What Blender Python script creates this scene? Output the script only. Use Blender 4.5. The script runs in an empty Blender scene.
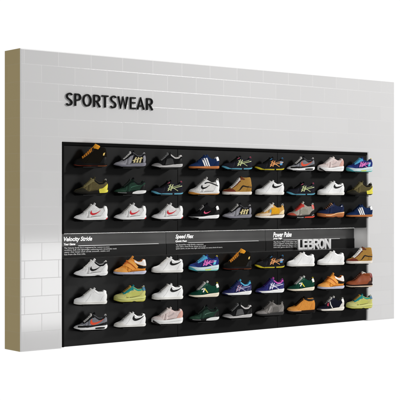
import bpy, math, random
from mathutils import Vector
random.seed(4)
R = math.radians
scn = bpy.context.scene
C = scn.collection

# ------------------------------------------------------------------ camera, world, lamps, exposure
H = 2.4; W = 4.332; T = 0.25
cam_d = bpy.data.cameras.new('camera'); cam = bpy.data.objects.new('camera', cam_d); C.objects.link(cam)
cam.location = (-4.8476, -8.3524, H / 2); cam.rotation_euler = (R(90), 0, R(-38.568))
cam_d.sensor_width = 36; cam_d.lens = 36 * 1210 / 400; cam_d.clip_end = 200
scn.camera = cam
world = bpy.data.worlds.new('World'); scn.world = world; world.use_nodes = True
wn = world.node_tree; bg = wn.nodes['Background']
bg.inputs['Color'].default_value = (1, 1, 1, 1); bg.inputs['Strength'].default_value = 1.0
# white studio backdrop all round, the half behind the camera darker (dimmed to add contrast to the lighting)
tc = wn.nodes.new('ShaderNodeTexCoord'); dp = wn.nodes.new('ShaderNodeVectorMath'); dp.operation = 'DOT_PRODUCT'
dp.inputs[1].default_value = (0.0, 1.0, 0)
mr = wn.nodes.new('ShaderNodeMapRange'); mr.inputs[1].default_value = -0.40; mr.inputs[2].default_value = -0.02
mr.inputs[3].default_value = 0.40; mr.inputs[4].default_value = 1.02
wn.links.new(tc.outputs['Generated'], dp.inputs[0]); wn.links.new(dp.outputs['Value'], mr.inputs[0])
wn.links.new(mr.outputs[0], bg.inputs['Strength'])

def area(name, loc, target, sx, sy, power, col=(1, 1, 1)):
    d = bpy.data.lights.new(name, 'AREA'); d.shape = 'RECTANGLE'; d.size = sx; d.size_y = sy; d.energy = power; d.color = col
    o = bpy.data.objects.new(name, d); C.objects.link(o); o.location = loc
    o.rotation_euler = (Vector(target) - Vector(loc)).to_track_quat('-Z', 'Y').to_euler(); return o
area('key_softbox', (11.0, -10.5, 6.5), (2.3, 0, 1.0), 1.8, 1.8, 1550, (1.0, 0.985, 0.97))
area('low_softbox', (2.10, -3.0, 0.28), (2.10, 0, 0.28), 0.95, 0.94, 19)
scn.view_settings.view_transform = 'Standard'; scn.view_settings.look = 'None'
scn.view_settings.exposure = 0; scn.view_settings.gamma = 1
scn.cycles.max_bounces = 8

# ------------------------------------------------------------------ helpers
def lin(h):
    h = h.lstrip('#'); c = [int(h[i:i + 2], 16) / 255 for i in (0, 2, 4)]
    return tuple(x / 12.92 if x <= .04045 else ((x + .055) / 1.055) ** 2.4 for x in c)

def base_mat(name, col, rough=.5, spec=.5, metal=0.0):
    m = bpy.data.materials.new(name); m.use_nodes = True; b = m.node_tree.nodes['Principled BSDF']
    b.inputs['Base Color'].default_value = (*col, 1); b.inputs['Roughness'].default_value = rough
    b.inputs['Specular IOR Level'].default_value = spec; b.inputs['Metallic'].default_value = metal
    return m, m.node_tree, b

def tex_mat(name, col, rough=.5, spec=.4, scale=60, var=.12, bump=.3, dist=.002, metal=0.0, kind='noise'):
    m, nt, b = base_mat(name, col, rough, spec, metal)
    t = nt.nodes.new('ShaderNodeTexCoord')
    n = nt.nodes.new('ShaderNodeTexNoise'); n.inputs['Scale'].default_value = scale * (1.2 if kind == 'mesh' or 'suede' in name else .35); n.inputs['Detail'].default_value = 5
    nt.links.new(t.outputs['Object'], n.inputs['Vector'])
    r = nt.nodes.new('ShaderNodeMapRange'); r.inputs[1].default_value = .3; r.inputs[2].default_value = .7
    r.inputs[3].default_value = 1 - var; r.inputs[4].default_value = 1 + var * .6
    nt.links.new(n.outputs['Fac'], r.inputs[0])
    mx = nt.nodes.new('ShaderNodeVectorMath'); mx.operation = 'SCALE'; mx.inputs[0].default_value = col
    nt.links.new(r.outputs[0], mx.inputs['Scale']); nt.links.new(mx.outputs[0], b.inputs['Base Color'])
    if bump:
        if kind == 'mesh':
            v = nt.nodes.new('ShaderNodeTexVoronoi'); v.inputs['Scale'].default_value = scale * 5; out = v.outputs['Distance']
        else:
            v = nt.nodes.new('ShaderNodeTexNoise'); v.inputs['Scale'].default_value = scale * 3; v.inputs['Detail'].default_value = 3; out = v.outputs['Fac']
        nt.links.new(t.outputs['Object'], v.inputs['Vector'])
        bp = nt.nodes.new('ShaderNodeBump'); bp.inputs['Strength'].default_value = bump; bp.inputs['Distance'].default_value = dist
        nt.links.new(out, bp.inputs['Height']); nt.links.new(bp.outputs[0], b.inputs['Normal'])
    return m

_M = {}
def mt(hexc, kind='leather'):
    k = (hexc, kind)
    if k not in _M:
        c = lin(hexc)
        P = dict(leather=(.36, .35, 50, .07, .25, .0012, 'noise'), suede=(.85, .08, 110, .15, .5, .0015, 'noise'),
                 knit=(.75, .12, 75, .15, .8, .002, 'mesh'), rubber=(.5, .18, 30, .06, .15, .001, 'noise'),
                 foam=(.55, .2, 40, .05, .2, .001, 'noise'), lace=(.8, .1, 200, .15, .3, .001, 'noise'),
                 gloss=(.2, .5, 30, .03, 0, 0, 'noise'))[kind]
        dark = .35 if sum(c) < .06 else 1
        _M[k] = tex_mat('shoe_%s_%s' % (kind, hexc), c, P[0], P[1] * dark, P[2], P[3], P[4], P[5], kind=P[6])
    return _M[k]

def link(name, me, mat, parent=None, smooth=None):
    o = bpy.data.objects.new(name, me); C.objects.link(o)
    if mat is not None:
        for m_ in (mat if isinstance(mat, (list, tuple)) else [mat]): me.materials.append(m_)
    if parent: o.parent = parent
    if smooth is not None:
        for p in me.polygons: p.use_smooth = True
        me.set_sharp_from_angle(angle=R(smooth))
    return o

def tag(o, label, cat, group=None, kind=None):
    if label: o['label'] = label
    if cat: o['category'] = cat
    if group: o['group'] = group
    if kind: o['kind'] = kind
    return o

def empty(name, loc):
    o = bpy.data.objects.new(name, None); C.objects.link(o); o.location = loc; o.empty_display_size = .05; return o

class MB:
    def __init__(s): s.v = []; s.f = []
    def add(s, v, f):
        k = len(s.v); s.v += [tuple(p) for p in v]; s.f += [tuple(i + k for i in q) for q in f]
    def box(s, x0, x1, y0, y1, z0, z1, b=0.0):
        if b <= 0:
            s.add([(x, y, z) for x in (x0, x1) for y in (y0, y1) for z in (z0, z1)],
                  [(0, 1, 3, 2), (4, 6, 7, 5), (0, 4, 5, 1), (2, 3, 7, 6), (0, 2, 6, 4), (1, 5, 7, 3)]); return
        # chamfered box: front (y0) edges eased
        v = [(x0, y0 + b, z0), (x1, y0 + b, z0), (x1, y0 + b, z1), (x0, y0 + b, z1),
             (x0 + b, y0, z0 + b), (x1 - b, y0, z0 + b), (x1 - b, y0, z1 - b), (x0 + b, y0, z1 - b),
             (x0, y1, z0), (x1, y1, z0), (x1, y1, z1), (x0, y1, z1)]
        s.add(v, [(4, 5, 6, 7), (0, 1, 5, 4), (1, 2, 6, 5), (2, 3, 7, 6), (3, 0, 4, 7),
                  (0, 8, 9, 1), (1, 9, 10, 2), (2, 10, 11, 3), (3, 11, 8, 0), (8, 11, 10, 9)])
    def grid(s, rows, close=False):
        n = len(rows); m = len(rows[0]); k = len(s.v)
        for r in rows: s.v += [tuple(p) for p in r]
        for i in range(n - 1):
            for j in range(m if close else m - 1):
                a = k + i * m + j; b_ = k + i * m + (j + 1) % m
                s.f.append((a, b_, b_ + m, a + m))
    def tube(s, pts, r, n=6):
        pts = [Vector(p) for p in pts]; rows = []
        for i, p in enumerate(pts):
            d = (pts[min(i + 1, len(pts) - 1)] - pts[max(i - 1, 0)]).normalized()
            a = d.cross(Vector((0.13, 0.21, 1))).normalized(); b = d.cross(a)
            rows.append([p + (a * math.cos(t) + b * math.sin(t)) * r for t in [2 * math.pi * q / n for q in range(n)]])
        k = len(s.v); s.grid(rows, close=True)
        s.f.append(tuple(k + q for q in range(n))); e = k + (len(pts) - 1) * n
        s.f.append(tuple(e + n - 1 - q for q in range(n)))
    def mesh(s, name):
        me = bpy.data.meshes.new(name); me.from_pydata(s.v, [], s.f); me.validate(); me.update(); return me
    def build(s, name, mat, parent=None, smooth=None, fix=False):
        me = s.mesh(name)
        if fix:
            import bmesh
            b = bmesh.new(); b.from_mesh(me); bmesh.ops.remove_doubles(b, verts=b.verts, dist=1e-5)
            bmesh.ops.recalc_face_normals(b, faces=b.faces); b.to_mesh(me); b.free()
        return link(name, me, mat, parent, smooth)

def interp(pts, x):
    if x <= pts[0][0]: return pts[0][1]
    if x >= pts[-1][0]: return pts[-1][1]
    for i in range(len(pts) - 1):
        if x <= pts[i + 1][0]:
            (xa, ya), (xb, yb) = pts[i], pts[i + 1]; h = xb - xa; t = (x - xa) / h
            def sl(j):
                if j == 0: return (pts[1][1] - pts[0][1]) / (pts[1][0] - pts[0][0])
                if j == len(pts) - 1: return (pts[-1][1] - pts[-2][1]) / (pts[-1][0] - pts[-2][0])
                d0 = (pts[j][1] - pts[j - 1][1]) / (pts[j][0] - pts[j - 1][0]); d1 = (pts[j + 1][1] - pts[j][1]) / (pts[j + 1][0] - pts[j][0])
                return 0 if d0 * d1 <= 0 else 2 * d0 * d1 / (d0 + d1)
            m0, m1 = sl(i) * h, sl(i + 1) * h
            return (2 * t**3 - 3 * t**2 + 1) * ya + (t**3 - 2 * t**2 + t) * m0 + (-2 * t**3 + 3 * t**2) * yb + (t**3 - t**2) * m1

def resample(pts, n):
    # catmull-rom through the points, n samples evenly in parameter
    if len(pts) == 2: return [(pts[0][0] + (pts[1][0] - pts[0][0]) * i / (n - 1), pts[0][1] + (pts[1][1] - pts[0][1]) * i / (n - 1)) for i in range(n)]
    out = []; m = len(pts) - 1
    for i in range(n):
        t = i / (n - 1) * m; k = min(int(t), m - 1); t -= k
        p0 = pts[max(k - 1, 0)]; p1 = pts[k]; p2 = pts[k + 1]; p3 = pts[min(k + 2, m)]
        out.append(tuple(.5 * (2 * p1[d] + (p2[d] - p0[d]) * t + (2 * p0[d] - 5 * p1[d] + 4 * p2[d] - p3[d]) * t * t + (3 * p1[d] - p0[d] - 3 * p2[d] + p3[d]) * t**3) for d in (0, 1)))
    return out

def sm(a, b, x):
    t = min(1, max(0, (x - a) / (b - a))); return t * t * (3 - 2 * t)

# ------------------------------------------------------------------ the wall with its niche
uL, uR, zT = .387, 3.9456, 1.672
def brick_mat(name, col, axis, rough, spec, mort):
    m, nt, b = base_mat(name, col, rough, spec)
    t = nt.nodes.new('ShaderNodeTexCoord'); sp = nt.nodes.new('ShaderNodeSeparateXYZ'); cb = nt.nodes.new('ShaderNodeCombineXYZ')
    nt.links.new(t.outputs['Object'], sp.inputs[0])
    ax = nt.nodes.new('ShaderNodeMath'); ax.operation = 'ADD'; ax.inputs[1].default_value = 3.15 - .037
    az = nt.nodes.new('ShaderNodeMath'); az.operation = 'ADD'; az.inputs[1].default_value = 1.42 - .150
    nt.links.new(sp.outputs[axis], ax.inputs[0]); nt.links.new(sp.outputs['Z'], az.inputs[0])
    nt.links.new(ax.outputs[0], cb.inputs['X']); nt.links.new(az.outputs[0], cb.inputs['Y'])
    br = nt.nodes.new('ShaderNodeTexBrick'); br.offset = .5; br.inputs['Scale'].default_value = 1
    br.inputs['Brick Width'].default_value = .315; br.inputs['Row Height'].default_value = .142
    br.inputs['Mortar Size'].default_value = .003; br.inputs['Mortar Smooth'].default_value = .35; br.inputs['Bias'].default_value = 0
    br.inputs['Color1'].default_value = (*[c * 1.015 for c in col], 1); br.inputs['Color2'].default_value = (*[c * .985 for c in col], 1)
    br.inputs['Mortar'].default_value = (*[c * mort for c in col], 1)
    nt.links.new(cb.outputs[0], br.inputs['Vector']); nt.links.new(br.outputs['Color'], b.inputs['Base Color'])
    rg = nt.nodes.new('ShaderNodeMapRange'); rg.inputs[3].default_value = rough; rg.inputs[4].default_value = .35
    nt.links.new(br.outputs['Fac'], rg.inputs[0]); nt.links.new(rg.outputs[0], b.inputs['Roughness'])
    inv = nt.nodes.new('ShaderNodeMath'); inv.operation = 'SUBTRACT'; inv.inputs[0].default_value = 1
    nt.links.new(br.outputs['Fac'], inv.inputs[1])
    nz = nt.nodes.new('ShaderNodeTexNoise'); nz.inputs['Scale'].default_value = 9; nz.inputs['Detail'].default_value = 4
    nt.links.new(t.outputs['Object'], nz.inputs['Vector'])
    ad = nt.nodes.new('ShaderNodeMath'); ad.operation = 'MULTIPLY_ADD'; ad.inputs[1].default_value = .25
    nt.links.new(nz.outputs['Fac'], ad.inputs[0]); nt.links.new(inv.outputs[0], ad.inputs[2])
    bp = nt.nodes.new('ShaderNodeBump'); bp.inputs['Strength'].default_value = (.13 if axis == 'X' else .05); bp.inputs['Distance'].default_value = .002
    nt.links.new(ad.outputs[0], bp.inputs['Height']); nt.links.new(bp.outputs[0], b.inputs['Normal'])
    return m
m_front = brick_mat('white_glazed_block', (.618, .616, .618), 'X', .12, .5, .945)
m_side = brick_mat('olive_painted_block', (.300, .236, .108), 'Y', .6, .2, .955)
m_trim = tex_mat('white_trim', (.86, .86, .86), .35, .4, 20, .03, 0, 0)
m_black = tex_mat('matte_black', (.004, .004, .004), .7, .04, 20, .2, 0, 0)

def make_wall():
    root = empty('wall', (0, 0, 0))
    tag(root, 'white block wall with olive end, framing the black shoe display', 'wall')
    out = [(0, 0), (uL, 0), (uL, zT), (uR, zT), (uR, 0), (W, 0), (W, H), (0, H)]
    b = .008
    # front face eased: inner outline inset by b
    ins = [(b, 0), (uL - b, 0), (uL - b, zT + b), (uR + b, zT + b), (uR + b, 0), (W - b, 0), (W - b, H - b), (b, H - b)]
    v = [(x, 0, z) for x, z in ins] + [(x, b, z) for x, z in out] + [(x, T, z) for x, z in out]
    f = [(0, 1, 2, 7), (2, 3, 6, 7), (3, 4, 5, 6), (23, 18, 17, 16), (23, 22, 19, 18), (22, 21, 20, 19)]
    mi = [0] * 6
    for i in range(8):
        j = (i + 1) % 8
        f.append((i, i + 8, j + 8, j)); mi.append(1)
        f.append((i + 8, i + 16, j + 16, j + 8)); mi.append({7: 2, 5: 2, 6: 1, 0: 1, 4: 1}.get(i, 0))
    mb = MB(); mb.add(v, f)
    me = mb.mesh('block_body')
    o = link('block_body', me, [m_front, m_trim, m_side], root)
    for p, k in zip(me.polygons, mi): p.material_index = k
    n = MB(); n.box(uL - .02, uR + .02, T + .002, T + .03, .0, zT + .02)
    n.build('niche_back', m_black, root)
    return root
make_wall()

# ------------------------------------------------------------------ black display panels
def panel_mat(name, base=.0038):
    m, nt, b = base_mat(name, (base,) * 3, .38, .13)
    t = nt.nodes.new('ShaderNodeTexCoord'); n = nt.nodes.new('ShaderNodeTexNoise'); n.inputs['Scale'].default_value = 3.0; n.inputs['Detail'].default_value = 4
    nt.links.new(t.outputs['Object'], n.inputs['Vector'])
    r = nt.nodes.new('ShaderNodeMapRange'); r.inputs[1].default_value = .3; r.inputs[2].default_value = .7; r.inputs[3].default_value = .28; r.inputs[4].default_value = .42
    nt.links.new(n.outputs['Fac'], r.inputs[0]); nt.links.new(r.outputs[0], b.inputs['Roughness'])
    n2 = nt.nodes.new('ShaderNodeTexNoise'); n2.inputs['Scale'].default_value = 2.2
    nt.links.new(t.outputs['Object'], n2.inputs['Vector'])
    r2 = nt.nodes.new('ShaderNodeMapRange'); r2.inputs[1].default_value = .3; r2.inputs[2].default_value = .7; r2.inputs[3].default_value = base * .75; r2.inputs[4].default_value = base * 1.3
    nt.links.new(n2.outputs['Fac'], r2.inputs[0]); nt.links.new(r2.outputs[0], b.inputs['Base Color'])
    return m
m_panel = panel_mat('black_satin_panel'); m_text_panel = panel_mat('black_text_panel', .045); m_text_sheet = panel_mat('black_text_sheet', .006)
m_ledge = tex_mat('black_acrylic', (.006, .006, .006), .5, .1, 20, .1, 0, 0)
COLS = [.6195 + .3922 * i for i in range(9)]
COLS[3] += .010
ROWS = [1.473, 1.246, 1.033, .577, .348, .139]
Vf = .02
def make_panel(z0, z1, rows, label, top_bar):
    root = empty('display_panel', ((uL + uR) / 2, Vf, z0)); tag(root, label, 'display panel', 'black panels carrying the shoes')
    ox = (uL + uR) / 2
    def P(mb): 
        mb.v = [(x - ox, y - Vf, z - z0) for x, y, z in mb.v]; return mb
    xs_ = [uL + .022, 1.580, 2.752, uR - .004]
    for xa, xb in zip(xs_, xs_[1:]):
        b = MB(); b.box(xa + .0012, xb - .0012, Vf, .186, z0, z1 - (.026 if top_bar else 0), .002); P(b).build('board', m_panel, root)
    b = MB(); b.box(uL + .003, uL + .021, .006, .19, z0, z1 - (.026 if top_bar else 0))  # black bars fill the gap round the boards, standing in for its shade
    if top_bar: b.box(uL + .003, uR - .003, .006, .19, z1 - .025, z1 - .002)
    P(b).build('gap_shade_bar', m_black, root)
    for zr in rows:
        for cx in COLS:
            b = MB(); b.box(cx - .10, cx + .088, -.105, Vf - .0005, zr - .010, zr - .003, .001)
            P(b).build('ledge', m_ledge, root)
make_panel(.925, zT, ROWS[:3], 'upper black panel with three rows of shoes, above the text band', True)
make_panel(.006, .722, ROWS[3:], 'lower black panel with three rows of shoes, under the text band', False)

# text band
m_white_print = base_mat('white_print', (.85, .85, .85), .5, .3)[0]
m_silver = tex_mat('brushed_silver', (.62, .62, .62), .35, .5, 60, .1, .2, .0008, metal=.35)
m_black_letter = base_mat('black_letter', (.004, .004, .004), .5, .06)[0]
m_rule = tex_mat('steel_rule', (.55, .55, .55), .3, .5, 40, .05, 0, 0, metal=.6)

_dg = None
def text_mesh(txt, size=1.0, extrude=0.0, offset=0.0, shear=0.0, bevel=0.0):
    cu = bpy.data.curves.new('t', 'FONT'); cu.body = txt; cu.size = size; cu.extrude = extrude; cu.offset = offset; cu.shear = shear
    cu.bevel_depth = bevel; cu.resolution_u = 4
    ob = bpy.data.objects.new('t', cu); C.objects.link(ob); bpy.context.view_layer.update()
    dg = bpy.context.evaluated_depsgraph_get(); me = bpy.data.meshes.new_from_object(ob.evaluated_get(dg))
    bpy.data.objects.remove(ob); me.materials.clear()
    return me

def fit(me, x0, x1, z0, z1, y, capz=None, depth=None):
    """lay a text mesh in the XZ plane, its box stretched to the given one, front towards -Y"""
    xs = [v.co.x for v in me.vertices]; ys = [v.co.y for v in me.vertices]; zs = [v.co.z for v in me.vertices]
    ax, bx = min(xs), max(xs); ay, by = min(ys), max(ys); d0, d1 = min(zs), max(zs)
    for v in me.vertices:
        x, yy, zz = v.co
        dd = 0 if d1 - d0 < 1e-7 else (zz - d0) / (d1 - d0) * (depth or 0)
        v.co = (x0 + (x - ax) / (bx - ax) * (x1 - x0), y - dd, z0 + (yy - ay) / (by - ay) * (z1 - z0))
    return me

def letters(word, x0, x1, z0, z1, y, depth, mat, parent, offset=.0, gap=.07, widths=None, overlap=False, bevel=.0):
    ms = [text_mesh(c, 1, .1, offset, 0, bevel) for c in word]
    ws = []
    for i, m in enumerate(ms):
        xs = [v.co.x for v in m.vertices]; ws.append((max(xs) - min(xs)))
    tot = sum(ws) + gap * (len(word) - 1); k = (x1 - x0) / tot; x = x0
    for c, m, w, nx in zip(word, ms, ws, word[1:] + ' '):
        over = .012 if c in 'SOC' else 0
        fit(m, x, x + w * k, z0 - (z1 - z0) * over, z1 + (z1 - z0) * over, y, depth=depth)
        link('letter', m, mat, parent); x += (w + gap - {'RO': .09, 'RT': .07, 'WE': -.03, 'SP': -.03, 'PO': .02}.get(c + nx, 0)) * k

def arc(cx, cz, rx, rz, a0, a1, n=14): return [(cx + rx * math.cos(R(a0 + (a1 - a0) * i / n)), cz + rz * math.sin(R(a0 + (a1 - a0) * i / n))) for i in range(n + 1)]
def glyph(c, w, t):
    """centre lines of a capital, height 1, width w, stroke t"""
    h = t / 2; r = w - h; m = .5; B = 1 - h
    if c == 'L': return w, [[(h, 1), (h, h), (w, h)]]
    if c == 'E': return w, [[(w, B), (h, B), (h, h), (w, h)], [(h, .53), (w * .92, .53)]]
    if c == 'T': return w, [[(0, B), (w, B)], [(w / 2, B), (w / 2, 0)]]
    if c == 'N': return w, [[(h, 0), (h, 1)], [(h, .97), (w - h, .03)], [(w - h, 0), (w - h, 1)]]
    if c == 'A': return w, [[(h * .8, 0), (w / 2, .98), (w - h * .8, 0)], [(w * .22, .30), (w * .78, .30)]]
    if c == 'W': return w, [[(h * .8, 1), (w * .27, .03), (w * .5, .96), (w * .73, .03), (w - h * .8, 1)]]
    if c == 'O': return w, [arc(w / 2, .5, w / 2 - h, .5 - h + .01, 0, 360, 32)]
    if c in 'PR':
        z = .47; bowl = [(h, B), (w * .5, B)] + arc(w * .5, (B + z) / 2, w * .5 - h, (B - z) / 2, 80, -80, 12) + [(w * .5, z), (h, z)]
        s = [[(h, 0), (h, 1)], bowl]
        if c == 'R': s.append([(w * .48, z), (w - h * .4, 0)])
        return w, s
    if c == 'B':
        z = .53; f = lambda z0, z1, ww: [(h, z1), (ww * .5, z1)] + arc(ww * .5, (z0 + z1) / 2, ww * .5 - h, (z1 - z0) / 2, 80, -80, 12) + [(ww * .5, z0), (h, z0)]
        return w, [[(h, 0), (h, 1)], f(z, B, w * .94), f(h, z, w)]
    if c == 'S':
        q = [(.92, .86), (.72, .955), (.46, .965), (.2, .88), (.12, .73), (.24, .59), (.52, .49), (.78, .38), (.87, .24), (.74, .09), (.46, .035), (.22, .06), (.05, .15)]
        return w, [resample([(x * w, z if True else 0) for x, z in q], 40)]
def stroke_mesh(lines, t, depth):
    mb = MB()
    for q, pts in enumerate(lines):
        closed = (abs(pts[0][0] - pts[-1][0]) < 1e-6 and abs(pts[0][1] - pts[-1][1]) < 1e-6)
        L_ = []; n = len(pts); y0 = -.0004 * q / 1.0; rows = []
        for i, p in enumerate(pts):
            a = pts[i - 1] if i else (pts[-2] if closed else p); c = pts[i + 1] if i < n - 1 else (pts[1] if closed else p)
            def un(u, v):
                d = math.hypot(v[0] - u[0], v[1] - u[1]); return ((v[0] - u[0]) / d, (v[1] - u[1]) / d) if d > 1e-9 else None
            d1, d2 = un(a, p), un(p, c); d1 = d1 or d2; d2 = d2 or d1
            nx, nz = -(d1[1] + d2[1]), d1[0] + d2[0]; l = math.hypot(nx, nz); nx /= l; nz /= l
            k = t / 2 / max(.8, nx * -d1[1] + nz * d1[0])
            A = (p[0] + nx * k, p[1] + nz * k); Bq = (p[0] - nx * k, p[1] - nz * k)
            rows.append([(A[0], y0, A[1]), (Bq[0], y0, Bq[1]), (Bq[0], depth, Bq[1]), (A[0], depth, A[1])])
        k0 = len(mb.v); mb.grid(rows, close=True)
        if not closed:
            e = k0 + (n - 1) * 4; mb.f += [(k0, k0 + 3, k0 + 2, k0 + 1), (e, e + 1, e + 2, e + 3)]
    return mb
def capitals(word, x0, x1, z0, z1, y, depth, t, widths, gap, mat, parent, kern={}):
    adv = []; x = 0
    for i, c in enumerate(word):
        adv.append(x); x += widths[c] + gap + kern.get(word[i:i + 2], 0)
    tot = adv[-1] + widths[word[-1]]; k = (x1 - x0) / tot; H_ = z1 - z0
    for c, ax in zip(word, adv):
        w, ls = glyph(c, widths[c], t)
        mb = stroke_mesh(ls, t, 1.0)
        ob = MB(); ob.f = mb.f; ob.v = [(x0 + (ax + p[0]) * k, y + p[1] * depth if p[1] > 0 else y + p[1], z0 + p[2] * H_) for p in mb.v]
        ob.build('letter', mat, parent, fix=False)

tp_x = [uL, 1.580, 2.752, uR - .001]
V2 = .19
texts = [
 ('Velocity Stride', 'Your Game', ['The Velocity Stride line is engineered for runners in every', 'condition, built with lightweight cushioning and a breathable mesh', 'upper that keeps each stride smooth, stable and', 'fast from the first mile.'],
  (.520, .800), .632, (.972, 1.045, .972, .730), (.655, 1.49), 'left text board headed Velocity Stride'),
 ('Speed Flex', 'Quick Feet', ['The Speed Flex range blends a responsive', 'sole with a close fit for sharp turns and', 'quick starts, so you stay light and steady on every kind of court.'],
  (1.684, 1.889), 1.812, (1.998, 2.022, 2.222), (1.82, 2.657), 'middle text board headed Speed Flex'),
 ('Power Pulse', 'Jump High', ['The Power Pulse series gives high', 'impact support, strong ankle hold', 'and energy return for players who', 'own the game above the rim.'],
  (2.849, 3.088), 2.964, (3.150, 3.150, 3.150, 3.150), (2.975, 3.73), 'right text board headed Power Pulse')]
for i, (hd, sub, lines, hx, sx1, lx, rule, lab) in enumerate(texts):
    root = empty('text_board', (0, 0, 0)); tag(root, 'black ' + lab + ' in white italics', 'sign', 'black text boards between the shoe panels')
    a, b_ = tp_x[i] + .0015, tp_x[i + 1] - .0015
    m = MB(); m.box(a, b_, V2, V2 + .012, .70, .94, .001); m.build('board', m_text_panel, root)
    m = MB(); m.box(rule[0], rule[1], V2 - .014, V2 - .0005, .8147, .8195); m.build('rule', m_rule, root)
    m = MB(); m.box(a + .002, b_ - .002, V2 - .006, V2 - .0003, .702, .8143); m.build('text_sheet', m_text_sheet, root)
    y = V2 - .002
    me = fit(text_mesh(hd, 1, 0, .026, .28), hx[0], hx[1], .846, .894, y); link('heading', me, m_white_print, root)
    me = fit(text_mesh(sub, 1, 0, .03, .2), hx[0], sx1, .8235, .8425, y); link('subheading', me, m_white_print, root)
    n = len(lines); zt = [.803, .786, .769, .752]
    for k, ln in enumerate(lines):
        me = fit(text_mesh(ln, 1, 0, -.008), hx[0], lx[k], zt[k] - .006 - .004, zt[k] + .004, y - .006); link('text_line', me, m_white_print, root)
root = empty('metal_lettering', (0, 0, 0)); tag(root, 'silver capital letters standing at the right of the text band', 'lettering')
capitals('LEBRON', 3.133, 3.570, .7235, .822, .140, .014, .20, dict(L=.56, E=.60, B=.72, R=.72, O=.74, N=.76), -.035, m_silver, root)
# LED strip recessed under the upper panel
b = MB(); b.box(uL + .02, uR - .09, .100, .125, .9222, .9247)
m_led, _, bb = base_mat('led', (.9, .9, .9)); bb.inputs['Emission Color'].default_value = (1, .985, .96, 1); bb.inputs['Emission Strength'].default_value = 16.0
tag(b.build('light_strip', m_led), 'thin lit strip along the top of the text band under the upper panel', 'light')
# SPORTSWEAR sign
root = empty('wall_sign', (.42, 0, 1.96)); tag(root, 'black raised SPORTSWEAR lettering on the white blocks above the display', 'sign')
capitals('SPORTSWEAR', 0, .868, .0075, .1085, -.0145, .012, .118, dict(S=.52, P=.54, O=.74, R=.58, T=.58, W=.92, E=.50, A=.68), .19, m_black_letter, root, {'RT': -.05, 'SW': -.05, 'WE': -.0, 'EA': -.06, 'PO': -.03})

# ------------------------------------------------------------------ shoes
L = .276
PROF = {
 'runner': dict(z0=[(0, .085), (.1, .075), (.4, .08), (.65, .115), (1, .145)], zb=[(0, .058), (.1, .022), (.24, 0), (.86, .0), (.95, .02), (1, .055)],
    rim=[(0, .10), (.05, .135), (.15, .172), (.28, .245), (.4, .35), (.5, .455), (.56, .495), (.65, .435), (.76, .365), (.86, .375), (.95, .45), (1, .445)], tong=(.60, .57)),
 'court': dict(z0=[(0, .10), (.3, .09), (.6, .09), (1, .11)], zb=[(0, .03), (.1, .006), (.2, 0), (.9, 0), (1, .012)],
    rim=[(0, .155), (.05, .19), (.15, .22), (.28, .285), (.4, .385), (.5, .47), (.57, .51), (.66, .45), (.76, .395), (.86, .40), (.95, .455), (1, .445)], tong=(.605, .565)),
 'flat': dict(z0=[(0, .075), (.3, .075), (.6, .082), (1, .095)], zb=[(0, .03), (.1, .006), (.2, 0), (.9, 0), (1, .012)],
    rim=[(0, .10), (.05, .13), (.15, .17), (.28, .24), (.4, .335), (.5, .42), (.56, .45), (.66, .385), (.76, .33), (.86, .34), (.95, .415), (1, .41)], tong=(.585, .50)),
 'chunky': dict(z0=[(0, .165), (.1, .155), (.3, .13), (.5, .135), (.75, .18), (1, .21)], zb=[(0, .075), (.1, .03), (.24, 0), (.86, .0), (.95, .02), (1, .055)],
    rim=[(0, .19), (.05, .225), (.15, .255), (.28, .31), (.4, .405), (.5, .485), (.56, .51), (.65, .46), (.76, .405), (.86, .415), (.95, .485), (1, .475)], tong=(.595, .575)),
 'mid': dict(z0=[(0, .10), (.15, .085), (.4, .075), (.65, .095), (1, .115)], zb=[(0, .045), (.12, .01), (.26, 0), (.86, .0), (.95, .012), (1, .035)],
    rim=[(0, .13), (.05, .165), (.15, .205), (.28, .285), (.4, .395), (.5, .485), (.56, .51), (.65, .46), (.76, .405), (.86, .42), (.93, .485), (1, .485)], tong=(.575, .62)),
 'trail': dict(z0=[(0, .13), (.1, .105), (.25, .065), (.65, .08), (1, .10)], zb=[(0, .06), (.1, .022), (.24, 0), (.86, .0), (.95, .015), (1, .04)],
    rim=[(0, .15), (.05, .18), (.15, .205), (.28, .25), (.4, .325), (.5, .405), (.56, .435), (.65, .385), (.76, .335), (.86, .345), (.95, .41), (1, .405)], tong=(.59, .50)),
 'boot': dict(z0=[(0, .10), (.2, .09), (.6, .09), (1, .10)], zb=[(0, .035), (.12, .006), (.26, 0), (.9, 0), (1, .02)],
    rim=[(0, .14), (.05, .185), (.15, .225), (.26, .275), (.36, .36), (.46, .46), (.54, .54), (.60, .58), (.72, .57), (.86, .57), (.95, .565), (1, .54)], tong=(.64, .69)),
 'hightop': dict(z0=[(0, .11), (.2, .10), (.6, .10), (1, .11)], zb=[(0, .025), (.1, .005), (.2, 0), (.9, 0), (1, .01)],
    rim=[(0, .145), (.05, .17), (.15, .195), (.28, .255), (.38, .345), (.48, .46), (.56, .56), (.62, .60), (.75, .595), (.88, .60), (.96, .61), (1, .60)], tong=(.615, .66)),
 'chukka': dict(z0=[(0, .12), (.2, .10), (.6, .11), (1, .125)], zb=[(0, .04), (.1, .01), (.2, 0), (.9, 0), (1, .02)],
    rim=[(0, .17), (.05, .205), (.15, .235), (.28, .295), (.38, .385), (.48, .48), (.56, .55), (.63, .57), (.75, .535), (.88, .53), (.95, .55), (1, .53)], tong=(.60, .635)),
}
RY = [(0, .008), (.15, .022), (.26, .05), (.4, .058), (.52, .062), (.62, .08), (.8, .082), (.93, .06), (1, .03)]
def plan(s):
    base = interp([(0, .15), (.12, .165), (.32, .185), (.55, .155), (.8, .14), (1, .13)], s)
    a = math.sqrt(max(0, 1 - max(0, (.26 - s) / .26) ** 2.1)); b = math.sqrt(max(0, 1 - max(0, (s - .86) / .14) ** 2.2))
    return base * a * b * .90
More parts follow.
